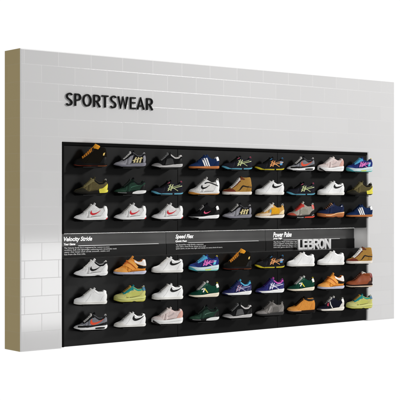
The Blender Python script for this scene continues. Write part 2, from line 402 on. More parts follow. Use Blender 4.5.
def stations(n=46):
    return [(.55 * (1 - math.cos(math.pi * i / n)) / 2 + .45 * i / n) if 0 < i < n else float(i == n) for i in range(n + 1)]

class Shoe:
    def __init__(s, prof, hollow=.62):
        P = PROF[prof]; s.P = P; s.z0 = lambda t: interp(P['z0'], t); s.zb = lambda t: interp(P['zb'], t); s.rim = lambda t: interp(P['rim'], t)
        s.tread = {'court': .002, 'flat': .002, 'hightop': .002, 'trail': .010, 'boot': .010, 'chukka': .007}.get(prof, .005)
        s.tall = prof in ('boot', 'hightop', 'chukka')
    def pex(s, t): return interp([(0, 2.3), (.3, 1.9), (.6, 1.7), (1, 1.9)], t)
    def xs(s, t, z):
        top = s.rim(1.0); q = (z - s.z0(1)) / max(.05, top - s.z0(1)); q = min(1.2, max(0, q))
        return t - sm(.72, 1, t) * (.012 - .030 * math.sin(q * math.pi * .8) + .034 * q * q)
    def U(s, t, v, side=-1, off=0.0):
        """outer surface of the upper; v 0 at the sole, 1 at the rim"""
        def raw(t, v):
            t = min(1, max(0, t)); v = min(1, max(0, v)); z0 = s.z0(t) - .012; z = z0 + (s.rim(t) - z0) * v
            w = plan(t) * .97; ry = min(interp(RY, t), w * .9); p = s.pex(t)
            y = ry + (w - ry) * (1 - v ** p) ** (1 / p)
            if s.tall: y = min(y, ry + (w - ry) * 1.0) * (1 - .16 * sm(.3, .6, v) * sm(.35, .6, t)); y = max(y, ry)
            return Vector((s.xs(t, z), side * y, z))
        p = raw(t, v)
        if off:
            e = .01; a = raw(min(1, t + e), v) - raw(max(0, t - e), v); b = raw(t, min(1, v + e)) - raw(t, max(0, v - e))
            n = a.cross(b)
            if n.length < 1e-9: n = Vector((0, side, 0))
            n.normalize()
            if side < 0 and n.y > 0 or side > 0 and n.y < 0: n = -n
            p = p + n * off
        return p
    def S(s, t, v, side=-1, off=0.0):
        """outer surface of the sole; t 0..1 along its own length"""
        def raw(t, v):
            t = min(1, max(0, t)); v = min(1, max(0, v)); zb = s.zb(t); z = zb + (s.z0(t) - zb) * v
            w = (plan(t) * 1.03 + .008 * min(1, plan(t) / .08)) * interp([(0, .90), (.22, 1.0), (.6, .975), (.85, .995), (1, .975)], v)
            return Vector((-.012 + 1.024 * t + (sm(.85, 1, t) * (.022 * math.sin(v * 2.4) - .016)), side * w, z))
        p = raw(t, v)
        if off:
            e = .01; a = raw(min(1, t + e), v) - raw(max(0, t - e), v); b = raw(t, min(1, v + e)) - raw(t, max(0, v - e))
            n = a.cross(b)
            if n.length < 1e-9: n = Vector((0, side, 0))
            n.normalize()
            if side < 0 and n.y > 0 or side > 0 and n.y < 0: n = -n
            p = p + n * off
        return p
    def band(s, A, B, surf='u', th=.006, n=18, m=4, mode='z', sides=(-1, 1)):
        """raised patch between two curves given as (x, z) [mode z] or (x, v) [mode v]"""
        A = resample(A, n); B = resample(B, n); mb = MB()
        F = s.U if surf == 'u' else s.S
        def vv(t, z):
            if mode == 'v': return z
            t = min(1, max(0, t))
            a, b = (s.z0(t) - .012, s.rim(t)) if surf == 'u' else (s.zb(t), s.z0(t))
            return min(.985, max(.0, (z - a) / (b - a)))
        for side in sides:
            rows = []
            for i in range(n):
                row = []
                for j in range(m + 1):
                    k = j / m; x = A[i][0] * (1 - k) + B[i][0] * k; z = A[i][1] * (1 - k) + B[i][1] * k
                    row.append(F(x, vv(x, z), side, th))
                skA = F(A[i][0], vv(*A[i]), side, -.004); skB = F(B[i][0], vv(*B[i]), side, -.004)
                rows.append([skA] + row + [skB])
            e0 = [F(A[0][0] * (1 - j / m) + B[0][0] * j / m, vv(A[0][0] * (1 - j / m) + B[0][0] * j / m, A[0][1] * (1 - j / m) + B[0][1] * j / m), side, -.004) for j in range(m + 1)]
            e1 = [F(A[-1][0] * (1 - j / m) + B[-1][0] * j / m, vv(A[-1][0] * (1 - j / m) + B[-1][0] * j / m, A[-1][1] * (1 - j / m) + B[-1][1] * j / m), side, -.004) for j in range(m + 1)]
            rows = [[e0[0]] + e0 + [e0[-1]]] + rows + [[e1[0]] + e1 + [e1[-1]]]
            mb.grid(rows)
        mb.v = [tuple(c * L for c in p) for p in mb.v]
        return mb
    def body(s):
        """returns outer shell, tongue bed and lining meshes"""
        st = stations(); outer = MB(); bed = MB(); lining = MB(); rim = MB()
        vs = [0, .12, .26, .4, .53, .65, .75, .83, .9, .95, .985, 1]
        ts = [0, .06, .14, .24, .36, .55, 1]
        for side in (-1, 1):
            rows = [[s.U(t, v, side) for v in vs] for t in st]
            outer.grid(rows)
        def cap(t, q, side):
            p = s.U(t, 1, side); r = p.z; o = sm(.55, .62, t) * (1 - sm(.955, .985, t))
            dome = r + .012 * math.sin(q * math.pi / 2) * min(1, plan(t) / .1)
            depth = s.z0(t) + .05
            # rounded padded edge, then steeply down
            hole = r + .012 * math.sin(min(1, q / .2) * math.pi) if q < .2 else r + (depth - r) * sm(.2, .5, q)
            return Vector((p.x, p.y * (1 - q), dome * (1 - o) + hole * o))
        for side in (-1, 1):
            front = [[cap(t, q, side) for q in ts] for t in st if t <= .30]
            mid = [[cap(t, q, side) for q in ts] for t in [u for u in st if .25 < u <= .62]]
            q2 = [0, .05, .1, .15, .2]
            rr = [[cap(t, q, side) for q in q2] for t in [u for u in st if u > .52]]
            li = [[cap(t, q, side) for q in [.2, .25, .3, .4, .5, .7, 1]] for t in [u for u in st if u > .52]]
            outer.grid(front); bed.grid(mid); outer.grid(rr); lining.grid(li)
        for mb in (outer, bed, lining): mb.v = [tuple(c * L for c in p) for p in mb.v]
        return outer, bed, lining
    def sole(s, lo, hi, grow=0.0, name=''):
        """slab of the sole between v=lo and v=hi"""
        st = stations(40) if lo > 0 else [k / 110 for k in range(111)]; mb = MB(); N = [lo + (hi - lo) * k / 5 for k in range(6)]
        loop = []
        for t in st:
            row = []
            def g(side):
                r = [s.S(t, v, side) for v in N]
                tr = s.tread if (lo == 0 and .06 < t < .96 and (t * 27.5) % 1 < .35) else 0
                return [Vector((p.x + (t - .5) * 2 * grow, p.y * (1 + grow * 8), p.z + (tr * (1 - q_ / 5) if q_ < 5 else 0))) for q_, p in enumerate(r)]
            a = g(-1); b = g(1)
            top_in = .82
            row = [Vector((a[0].x, 0, a[0].z)), Vector((a[0].x, a[0].y * .9, a[0].z))] + a + [Vector((a[-1].x, a[-1].y * top_in, a[-1].z + .003)), Vector((a[-1].x, 0, a[-1].z + .003))]
            row2 = [Vector((b[-1].x, b[-1].y * top_in, b[-1].z + .003))] + b[::-1] + [Vector((b[0].x, b[0].y * .9, b[0].z))]
            loop.append(row + row2)
        mb.grid(loop, close=True); mb.v = [tuple(c * L for c in p) for p in mb.v]
        return mb
    def tongue(s):
        tx, tz = s.P['tong']; x0 = .44; z0 = s.rim(x0) - .005; mb = MB()
        cl = resample([(x0, z0), (x0 + (tx - x0) * .45, z0 + (tz - z0) * .42), (tx - .02, tz - .045), (tx + .004, tz)], 9)
        hw = [.045, .05, .055, .06, .065, .068, .068, .06, .035]; th = .014
        if s.tall: hw = [w * 1.3 for w in hw]; th = .06
        top = []; bot = []
        for (x, z), w in zip(cl, hw):
            r1 = []; r2 = []
            for k in range(9):
                a = (k - 4) / 4; c = 1 - a * a
                r1.append((x + .022 * (1 - c), a * w, z - .022 * (1 - c))); r2.append((x + .022 * (1 - c) + .02 + (th - .014) * 2.2 + .006 * c, a * w * .97, z - .022 * (1 - c) - th))
            top.append(r1); bot.append(r2)
        rows = [r1 + r2[::-1] for r1, r2 in zip(top, bot)]
        mb.grid(rows, close=True); k = (len(rows) - 1) * 18
        for j in range(8): mb.f.append((k + j, k + j + 1, k + 17 - j - 1, k + 17 - j))
        mb.v = [tuple(c * L for c in p) for p in mb.v]
        return mb
    def laces(s, n=6, a=.30, b=.52, r=.010, v=.93, cross=.028):
        mb = MB()
        for i in range(n):
            t = a + (b - a) * i / (n - 1)
            for d in ((cross, -1), (cross, 1)) if i < n - 1 else ((0, 1),):
                e = t + d[0]
                pts = []
                for k in range(9):
                    q = k / 8 * 2 - 1; tt = t + (e - t) * (k / 8 if d[1] > 0 else 1 - k / 8)
                    if abs(q) > .7:
                        vv = v + (1 - v) * (1 - (abs(q) - .7) / .3); p = s.U(tt, vv, -1 if q < 0 else 1, .008)
                    else:
                        p0 = s.U(tt, 1, 1, 0); p = Vector((p0.x, p0.y * q / .7, p0.z + .014 + .012 * (1 - q * q)))
                    pts.append(p)
                mb.tube(pts, r, 6)
        if s.tall:
            mb.v = [tuple(q * L for q in p_) for p_ in mb.v]; return mb
        # bow
        t = b + .01; p = s.U(t, 1, 1); c = Vector((p.x - .005, 0, p.z + .026))
        for sd in (-1, 1):
            mb.tube([c, c + Vector((-.02, sd * .035, .012)), c + Vector((-.03, sd * .07, -.002)), c + Vector((-.012, sd * .062, -.016)), c + Vector((0, sd * .02, -.006))], r * .8, 6)
        mb.v = [tuple(q * L for q in p_) for p_ in mb.v]
        return mb
    def loop_tab(s, size=1.0):
        mb = MB(); r = s.rim(.97); x = s.xs(.99, r)
        for y in (-.012, 0, .012):
            mb.tube([(x - .012, y, r - .04), (x + .016 * size, y, r + .01), (x + .012 * size, y, r + .035 * size), (x - .010 * size, y, r + .042 * size), (x - .028 * size, y, r + .01)], .009, 6)
        mb.v = [tuple(c * L for c in p) for p in mb.v]
        return mb

def swoosh(x0, z0, w, h, fat=1.0):
    def m(p): return [(x0 + a * w, z0 + b * h) for a, b in p]
    o = m([(.13, .98), (.02, .62), (.0, .28), (.10, .03), (.26, -.02), (.50, .14), (.76, .50), (1.0, .95)])
    i = m([(.14, .99), (.13, .72), (.155, .50), (.21, .40), (.32, .36), (.54, .45), (.78, .68), (1.0, .97)])
    return o, i

def std(sh, root, d):
    """overlays every sneaker has: toe cap, eyestay, heel counter, collar"""
    z0, rim = sh.z0, sh.rim
    if 'toe' in d:
        e = d.get('toe_end', .24)
        A = [(.004, .0), (e * .4, .0), (e * .8, 0), (e + .10, 0)]; B = [(.004, .95), (e * .4, .95), (e * .85, .80), (e + .12, .02)]
        sh.band(A, B, mode='v', th=.005).build('toe_cap', d['toe'], root, 50)
    if 'eye' in d:
        hi = .985; lo = d.get('eye_lo', .74)
        
        for sd in (-1, 1): sh.band([(.27, lo + .06), (.4, lo), (.5, lo), (.6, lo + .02)], [(.26, hi), (.4, hi), (.5, hi), (.585, hi)], mode='v', th=.007, n=12, sides=(sd,)).build('eyestay', d['eye'], root, 50)
    if 'heel' in d:
        h = d.get('heel_h', .62)
        sh.band([(.76, 0), (.86, 0), (.94, 0), (.998, 0)], [(.80, .12), (.86, h * .85), (.93, h), (.998, h * 1.05)], mode='v', th=.006).build('heel_counter', d['heel'], root, 50)
    if 'collar' in d:
        sh.band([(.60, .86), (.72, .80), (.85, .80), (.998, .84)], [(.60, .985), (.72, .985), (.85, .985), (.998, .985)], mode='v', th=.007, m=3).build('collar', d['collar'], root, 50)
    if 'tab' in d:
        sh.band([(.90, .60), (.95, .60), (.998, .58)], [(.89, .985), (.95, .985), (.998, .985)], mode='v', th=.010, m=3, n=8).build('heel_tab', d['tab'], root, 50)

def shade(m, k):
    key = (m.name, k)
    if key not in _M:
        c = m; q = m.name.split('_'); h = q[-1].split('.')[0]
        rgb = [min(255, max(0, int(int(h[i:i + 2], 16) * k + (10 if k > 1 else 0)))) for i in (0, 2, 4)]
        _M[key] = mt('%02X%02X%02X' % tuple(rgb), q[1])
    return _M[key]
def overlays(sh, root, d):
    pr = d['prof']
    dk, lt = shade(d['up'], .72), shade(d['up'], 1.18)
    if pr in ('runner', 'trail', 'mid', 'chunky'):
        z = lambda t: sh.z0(t)
        for sd in (-1, 1):
            for i in range(3):      # welded support ribs from the sole to the lacing
                x = .31 + i * .065
                sh.band([(x - .012, z(x) + .01), (x + .02, z(x) + .07), (x + .055, sh.rim(x + .055) * .82)], [(x + .008, z(x) + .01), (x + .038, z(x) + .07), (x + .07, sh.rim(x + .07) * .82)], th=.0045, n=8, m=2, sides=(sd,)).build('rib', (dk if i % 2 else lt), root, 50)
        sh.band([(.04, .02), (.3, .02), (.6, .02), (.995, .02)], [(.04, .10), (.3, .12), (.6, .12), (.995, .12)], mode='v', th=.004, n=20, m=2).build('foxing', dk, root, 50)
    else:
        for sd in (-1, 1):
            sh.band([(.30, .04), (.36, .25), (.44, .50), (.50, .72)], [(.307, .04), (.367, .25), (.447, .50), (.507, .72)], mode='v', th=.003, n=12, m=1, sides=(sd,)).build('seam', dk, root, 50)
    sh.band([(.01, .50), (.5, .46), (.99, .5)], [(.01, .56), (.5, .52), (.99, .56)], surf='m', mode='v', th=.001, n=26, m=1).build('sole_groove', shade(d['mid'], .62), root, 50)

def make_shoe(name, d):
    root = empty(name, (0, 0, 0)); sh = Shoe(d['prof'])
    outer, bed, lining = sh.body()
    outer.build('upper', d['up'], root, 60, fix=True)
    lining.build('lining', d.get('lin', mt('141414', 'knit')), root, 60)
    tg = sh.tongue(); 
    tg.add(bed.v, bed.f); tg.build('tongue', d.get('ton', d['up']), root, 60)
    if 'lace' in d:
        sh.laces(*d.get('lace_p', ())).build('laces', d['lace'], root, 60)
    os_ = d.get('os_h', .2)
    sh.sole(os_ + .001, 1.0).build('midsole', d['mid'], root, 40)
    sh.sole(0, os_, .003).build('outsole', d['out'], root, 40)
    overlays(sh, root, d)
    std(sh, root, d)
    for it in d.get('deco', []):
        nm, mat, A, B = it[:4]; kw = it[4] if len(it) > 4 else {}
        xs_ = [p[0] for p in A + B]
        if min(xs_) < .012 or max(xs_) > .985: sh.band(A, B, **kw).build(nm, mat, root, 50, fix=True)
        else:
            for sd in (-1, 1): sh.band(A, B, sides=(sd,), **kw).build(nm, mat, root, 50)
    if 'loop' in d: sh.loop_tab(d.get('loop_s', 1.0)).build('pull_loop', d['loop'], root, 60)
    return root

W_ = 'E6E6E5'; K_ = '131313'
wl = mt(W_); kl = mt(K_); wk = mt('E2E1E0', 'knit'); kk = mt('18181A', 'knit'); wf = mt('E9E9E8', 'foam'); kr = mt('101010', 'rubber'); wr = mt('E4E2DC', 'rubber')
gum = mt('B9713A', 'rubber'); wlace = mt('F0EEEA', 'lace'); klace = mt('151515', 'lace')
SW = lambda mat, x, z, w, h: ('logo', mat, *swoosh(x, z, w, h), dict(th=.009, n=26, m=3))
def st3(mat, x=.40, dx=.075, w=.022):
    return [('stripe', mat, [(x + i * dx - w, .34 + .012 * i), (x + i * dx + .05 - w, .20), (x + i * dx + .09 - w, .085)], [(x + i * dx + w, .35 + .012 * i), (x + i * dx + .05 + w, .21), (x + i * dx + .09 + w, .085)], dict(th=.008, n=10, m=2)) for i in range(3)]
def tiger(mat, mat2=None, x=.42, z=.13, s=1.0):
    """long crossing side stripes of a running shoe"""
    def l(pts, w):
        pts = [(x + a * s, z + b * s) for a, b in pts]
        return [(a - w, b + w * .3) for a, b in pts], [(a + w, b - w * .3) for a, b in pts]
    def h(pts, w):
        pts = [(x + a * s, z + b * s) for a, b in pts]
        return [(a, b - w) for a, b in pts], [(a, b + w) for a, b in pts]
    mat2 = mat2 or mat; o = []
    o.append(('logo', mat, *l([(.02, .0), (.07, .12), (.13, .23)], .013), dict(th=.009, n=9, m=2)))
    o.append(('logo', mat, *l([(.11, .0), (.15, .12), (.20, .22)], .013), dict(th=.009, n=9, m=2)))
    o.append(('logo', mat2, *h([(.0, .01), (.12, .07), (.28, .11), (.50, .17)], .012), dict(th=.011, n=12, m=2)))
    o.append(('logo', mat2, *h([(.01, .07), (.12, .12), (.27, .155), (.44, .205)], .007), dict(th=.010, n=12, m=2)))
    o.append(('logo', mat2, *h([(.05, .19), (.16, .13), (.28, .05), (.36, .0)], .012), dict(th=.011, n=12, m=2)))
    return o
def swave(mat, pts, w, surf='m', mode='v', th=.006):
    return ('sole_line', mat, [(a, b - w) for a, b in pts], [(a, b + w) for a, b in pts], dict(surf=surf, mode=mode, th=th, n=22, m=2))
def patch(nm, mat, A, B, **kw): return (nm, mat, A, B, kw)

def D(**k): return k
DES = {}
DES['hiking_boot'] = D(prof='boot', up=mt('17140F', 'suede'), out=mt('3A1710', 'rubber'), mid=kr, os_h=.35, lace=mt('D98A2B', 'lace'), lace_p=(6, .25, .52, .0105, .82, .02), ton=mt('E39A2E', 'suede'), toe=mt('0E0D0C', 'rubber'), toe_end=.16, heel=kl, heel_h=.4,
    eye=mt('211A14'), deco=[patch('logo', mt('E6C26A'), [(.86, .33), (.88, .40)], [(.90, .33), (.935, .42)]), swave(mt('7A2A17', 'rubber'), [(.02, .22), (.3, .14), (.5, .12)], .05), swave(mt('8A4A1E', 'rubber'), [(.7, .14), (.85, .14), (.99, .16)], .06)])
DES['camo_runner'] = D(prof='runner', up=mt('8C8B92', 'knit'), mid=mt('7D7C86', 'foam'), out=kr, lace=wlace, ton=kk, toe=mt('9D9CA3', 'suede'), eye=kk, loop=mt('C9C9C9', 'lace'), lin=kk, collar=kk,
    deco=[patch('side_panel', kk, [(.52, .13), (.62, .14), (.75, .14), (.9, .15)], [(.60, .38), (.68, .42), (.78, .40), (.9, .36)], th=.004)]
    + [patch('logo', mt('CDBF8B'), [(.58 + .09 * i, .15), (.61 + .09 * i, .24), (.66 + .08 * i, .33)], [(.64 + .09 * i, .15), (.66 + .09 * i, .24), (.70 + .08 * i, .33)], th=.010, n=8) for i in range(3)]
    + [patch('logo', mt('CDBF8B'), [(.56, .20), (.7, .25), (.88, .29)], [(.56, .225), (.7, .275), (.88, .32)], th=.011, n=10), swave(kr, [(.0, .45), (.1, .3), (.2, .12)], .14)])
DES['grey_sole_runner'] = D(prof='runner', up=mt('161617', 'knit'), mid=mt('B9B7B6', 'foam'), out=kr, lace=mt('8D8D8D', 'lace'), ton=mt('2A2A2A', 'knit'), toe=mt('868484', 'suede'), toe_end=.20, heel=kl, lin=mt('C4C1BE', 'knit'), collar=mt('BDBAB8', 'knit'),
    deco=[patch('side_panel', mt('2B2B2C'), [(.4, .10), (.55, .12), (.7, .14)], [(.46, .3), (.58, .33), (.66, .30)], th=.005), swave(kr, [(0, .5), (.1, .3), (.2, .1)], .16), patch('sole_line', mt('D8D6D4', 'foam'), [(.55, .6), (.65, .85), (.72, 1.0), (.85, .7)], [(.55, .62), (.65, 1.0), (.72, 1.15), (.85, .75)], surf='m', mode='v')])
DES['blue_stripe_trainer'] = D(prof='flat', up=mt('15294F', 'suede'), mid=gum, out=mt('9C5A2A', 'rubber'), lace=mt('1B3360', 'lace'), ton=mt('182E58', 'suede'), toe=mt('192F5A', 'suede'), heel=mt('13264A', 'suede'), eye=mt('182D56', 'suede'), tab=wl, lin=mt('E8E2DC', 'knit'), deco=st3(wl))
def trail(up, sole, s1, s2, acc): 
    return D(prof='trail', up=mt(up, 'knit'), mid=mt(up, 'rubber'), out=kr, lace=klace, ton=kk, toe=mt(up, 'suede'), eye=kk, loop=mt(acc, 'lace'), lin=kk,
    deco=[patch('toe_bumper', mt(sole, 'rubber'), [(.0, .25), (.06, .15), (.15, .0), (.30, 0)], [(.0, .98), (.06, .95), (.16, .75), (.34, .1)], surf='m', mode='v', th=.008),
          swave(mt(sole, 'rubber'), [(.28, .30), (.5, .26), (.62, .24)], .2), swave(mt(sole, 'rubber'), [(.68, .26), (.85, .28), (.995, .34)], .22)]
    + tiger(mt(s1), mt(s2), x=.46, z=.12, s=.98) + [patch('collar_trim', mt(acc, 'knit'), [(.48, .36), (.54, .385)], [(.50, .40), (.57, .42)], th=.008)])
DES['teal_trail'] = trail('23232B', '5FA8C0', 'C9CF9A', 'B9C48E', 'D8607E')
DES['yellow_trail'] = trail('1F1F22', 'D2C02E', 'E08E4A', 'E8A56A', '4A8FC4')
DES['yellow_trail']['deco'].append(patch('heel_panel', mt('4C93C8'), [(.82, .18), (.90, .18)], [(.84, .31), (.93, .31)], th=.010))
DES['air_runner'] = D(prof='runner', up=mt('7E7F86', 'knit'), mid=wf, out=kr, os_h=.12, lace=wlace, ton=kk, toe=mt('BDBDBD', 'suede'), eye=kl, loop=wlace, lin=kk, collar=kl,
    deco=[patch('mudguard', kl, [(.10, .09), (.3, .09), (.5, .11), (.7, .13), (.998, .16)], [(.10, .14), (.3, .15), (.5, .15), (.7, .17), (.998, .26)], th=.007, n=24),
          SW(mt('E2502F'), .47, .17, .42, .19), patch('air_window', mt('151515', 'gloss'), [(.62, .28), (.75, .25), (.9, .28)], [(.62, .66), (.75, .70), (.9, .62)], surf='m', mode='v', th=.006), swave(kr, [(0, .4), (.06, .3), (.16, .1)], .12)])
DES['pink_foam_runner'] = D(prof='chunky', up=mt('D9C6C2', 'knit'), mid=wf, out=mt('D8D4D0', 'rubber'), os_h=.1, lace=mt('E9E0DC', 'lace'), ton=mt('E6DDD8', 'knit'), toe=mt('DDD3D0', 'knit'), heel=mt('D9A89A', 'knit'), heel_h=.8, lin=mt('C98E80', 'knit'), eye=mt('E3D6D2'),
    deco=[patch('logo', mt('B4A6A4'), [(.50, .24), (.60, .27), (.72, .34)], [(.50, .27), (.60, .30), (.70, .38)], th=.009, n=10), patch('toe_bumper', mt('2A2727', 'rubber'), [(.03, .1), (.09, .03), (.2, 0)], [(.04, .85), (.12, .45), (.24, .04)], surf='m', mode='v')])
DES['blue_pink_runner'] = D(prof='chunky', up=mt('1B2867', 'knit'), mid=mt('C5D8DA', 'foam'), out=mt('6FB8B2', 'rubber'), os_h=.22, lace=mt('5FB3D6', 'lace'), ton=mt('1F3478', 'knit'), toe=mt('25468A', 'knit'), toe_end=.12, heel=mt('1E2C78', 'knit'), eye=mt('4AA3CE'), loop=mt('D9C74A', 'lace'), lin=mt('20285E', 'knit'),
    deco=[patch('toe_bumper', mt('3E9AA4', 'rubber'), [(.0, .1), (.08, .05), (.22, 0)], [(.0, .95), (.08, .7), (.24, .1)], surf='m', mode='v')] + tiger(mt('D35FB4'), mt('E070BE'), x=.42, z=.18, s=.92)
    + [patch('logo', mt('D35FB4'), [(.50, .19), (.58, .26), (.66, .36)], [(.55, .19), (.63, .26), (.71, .36)], th=.010, n=8), patch('heel_panel', mt('5DC0DC'), [(.78, .21), (.86, .22)], [(.82, .36), (.90, .37)], th=.009), swave(mt('C6D65A', 'foam'), [(.5, .3), (.6, .28), (.7, .3)], .12)])
DES['olive_trail'] = D(prof='runner', up=mt('5C5334', 'knit'), mid=mt('1E1C18', 'foam'), out=kr, lace=mt('8D835A', 'lace'), ton=mt('4A4530', 'knit'), toe=mt('2A2820', 'rubber'), toe_end=.28, eye=mt('7C7248'), loop=mt('C8C8C0', 'lace'), lin=mt('0F0F0F', 'knit'), collar=kk,
    deco=[patch('heel_clip', mt('D9CF4C', 'rubber'), [(.72, .09), (.82, .10), (.92, .10), (.999, .10)], [(.74, .17), (.84, .19), (.93, .27), (.999, .34)], th=.012), patch('heel_clip', mt('D9CF4C', 'rubber'), [(.74, .3), (.85, .3), (.999, .3)], [(.72, 1.1), (.85, 1.15), (.999, 1.1)], surf='m', mode='v', th=.008)])
DES['green_runner'] = D(prof='runner', up=mt('203A2E', 'knit'), mid=kr, out=kr, lace=mt('3E4440', 'lace'), ton=kk, toe=mt('2C4A3A', 'knit'), eye=mt('12201A', 'knit'), heel=kl, lin=kk, collar=kk,
    deco=[patch('air_unit', mt('D8D8D6', 'foam'), [(.54, .22), (.7, .15), (.85, .18), (.998, .26)], [(.56, .7), (.7, .98), (.85, 1.0), (.998, .85)], surf='m', mode='v', th=.008), swave(mt('BFC2C0', 'foam'), [(.10, .8), (.2, .68), (.36, .6)], .07), patch('logo', mt('2F5A46'), [(.5, .2), (.6, .25), (.8, .30)], [(.5, .24), (.6, .28), (.8, .31)], th=.007)])
DES['gum_sole_mid'] = D(prof='mid', up=mt('E4E2DF', 'knit'), mid=mt('E0DEDA', 'foam'), out=mt('C08238', 'rubber'), os_h=.34, lace=mt('D6D4D0', 'lace'), ton=mt('D9D7D4', 'knit'), eye=wl, heel=wl, loop=wlace, loop_s=1.5, lin=mt('252525', 'knit'), tab=wl,
    deco=[SW(kl, .37, .19, .30, .15), patch('strap', kl, [(.50, .36), (.62, .40), (.76, .36), (.93, .28)], [(.49, .40), (.62, .435), (.77, .39), (.94, .31)], th=.009, n=16), patch('toe_bumper', mt('C98A3C', 'rubber'), [(.0, .1), (.08, .02), (.3, .0)], [(.0, .98), (.10, .98), (.34, .35)], surf='m', mode='v')])
DES['side_stripe_hightop'] = D(prof='hightop', up=mt('A27A3C', 'suede'), mid=mt('E9E4DC', 'rubber'), out=mt('D9D4CC', 'rubber'), lace=wlace, lace_p=(8, .26, .57, .015, .86, .03), ton=mt('6A3A28', 'suede'), toe=mt('6B3022', 'suede'), toe_end=.30, eye=mt('5A2A1E', 'suede'), heel=mt('9A7234', 'suede'), heel_h=.5, lin=mt('5A4020', 'knit'),
    deco=[('stripe', mt('1E1614'), [(.42, .13), (.52, .16), (.62, .29), (.68, .33), (.80, .30), (.998, .28)], [(.46, .13), (.55, .155), (.64, .25), (.69, .285), (.80, .265), (.998, .245)], dict(th=.009, n=24, m=2)), swave(mt('C9B8AC', 'rubber'), [(.01, .6), (.5, .6), (.99, .6)], .03)])
def court(sw=None, up=wl, sx=.56, sz=.255, sww=.42, shh=.17, **k):
    d = D(prof='court', up=up, mid=mt('E8E7E3', 'rubber'), out=mt('D6D4CE', 'rubber'), lace=wlace, ton=wl, toe=wl, toe_end=.2, eye=wl, heel=wl, lin=mt('CFCDCA', 'knit'), collar=wl, deco=[swave(mt('D2D0CB', 'rubber'), [(.01, .75), (.5, .75), (.99, .75)], .02)])
    if sw: d['deco'].append(SW(mt(sw), sx, sz, sww, shh))
    d.update(k); return d
DES['white_court_black_logo'] = court('111111', lin=mt('1A1A1A', 'knit'))
DES['white_plain'] = court(None, lin=mt('8E8E8E', 'knit'))
DES['white_retro'] = court('111111', sx=.56, sz=.20, sww=.42, shh=.19, prof='flat', lin=mt('3A3A3A', 'knit'), loop=mt('222222', 'lace'), toe=mt('E3E0DA', 'suede'))
def wrun(sw, out, lin_, **k):
    d = D(prof='runner', up=wk, mid=wf, out=out, os_h=.14, lace=wlace, ton=wk, toe=mt('E8E8E8', 'knit'), eye=wl, heel=wl, lin=lin_, deco=[SW(mt(sw), .46, .17, .32, .15), patch('toe_bumper', out, [(.0, .05), (.08, .0), (.3, 0)], [(.0, .7), (.1, .3), (.36, .06)], surf='m', mode='v')]); d.update(k); return d
DES['white_runner_red_logo'] = wrun('C8202A', kr, mt('B9B7B6', 'knit'), tab=wl)
DES['white_runner_red_logo']['deco'].append(patch('heel_accent', mt('C8202A', 'rubber'), [(.93, .1), (.998, .12)], [(.93, .35), (.998, .45)], surf='m', mode='v'))
DES['white_runner_black_logo'] = wrun('161616', kr, mt('0E0E0E', 'knit'), loop=wlace, collar=kk)
DES['white_runner_black_logo']['deco'].append(patch('sole_cutout', kr, [(.55, .0), (.68, .0), (.8, 0)], [(.57, .08), (.68, .3), (.79, .08)], surf='m', mode='v'))
DES['black_pink_runner'] = D(prof='runner', up=mt('121213', 'knit'), mid=wf, out=kr, os_h=.12, lace=mt('B9B7B6', 'lace'), lace_p=(4, .36, .47, .011, .93, .02), ton=kk, toe=kk, eye=kk, heel=kl, lin=kk, tab=wl, deco=[SW(mt('E8557E'), .46, .18, .24, .10), swave(kr, [(0, .5), (.12, .5), (.28, .22)], .3)])
DES['amber_runner'] = D(prof='runner', up=mt('D9A65A', 'knit'), mid=mt('ECE6DC', 'foam'), out=mt('E2DCD2', 'rubber'), lace=mt('EDE8E0', 'lace'), ton=mt('E6DFD6', 'knit'), toe=mt('D8B68A', 'suede'), eye=mt('E5DED2'), heel=mt('E8D2A4', 'suede'), heel_h=.5, loop=wlace, loop_s=1.5, lin=mt('2A2622', 'knit'),
    deco=[patch('side_panel', mt('E8A81E', 'knit'), [(.53, .15), (.65, .15), (.80, .17)], [(.53, .33), (.66, .37), (.82, .34)], th=.008), patch('logo', mt('6E93A8'), [(.45, .20), (.47, .26), (.46, .31)], [(.51, .20), (.52, .26), (.51, .31)], th=.010), patch('mudguard', mt('E3D0B8', 'suede'), [(.12, .09), (.3, .09), (.48, .1)], [(.12, .13), (.3, .17), (.5, .20)], th=.008), swave(mt('4A3A2A', 'rubber'), [(.45, .95), (.7, .95), (.99, .95)], .06)])
DES['grey_red_basketball'] = D(prof='mid', up=mt('9E988E', 'suede'), mid=mt('191716', 'rubber'), out=mt('17171A', 'rubber'), os_h=.25, lace=mt('C2382E', 'lace'), ton=mt('C8C2B8', 'leather'), toe=mt('B5503F', 'suede'), toe_end=.18, eye=mt('C23C33'), heel=mt('1B1A1A'), heel_h=.45, tab=mt('C4463A'), lin=mt('0F0F0F', 'knit'), loop=wlace, loop_s=1.3,
    deco=[patch('side_panel', mt('8F8D80', 'suede'), [(.42, .15), (.58, .14), (.74, .16)], [(.44, .27), (.58, .33), (.72, .30)], th=.008), patch('heel_accent', mt('E0503C', 'rubber'), [(.58, .02), (.8, .02), (.998, .05)], [(.6, .35), (.8, .42), (.998, .48)], surf='m', mode='v', th=.009), swave(mt('D9D9D6', 'rubber'), [(.3, .22), (.42, .1), (.55, .14)], .1), swave(mt('C9C9C6', 'rubber'), [(.86, .8), (.93, .95), (.99, 1.1)], .07)])
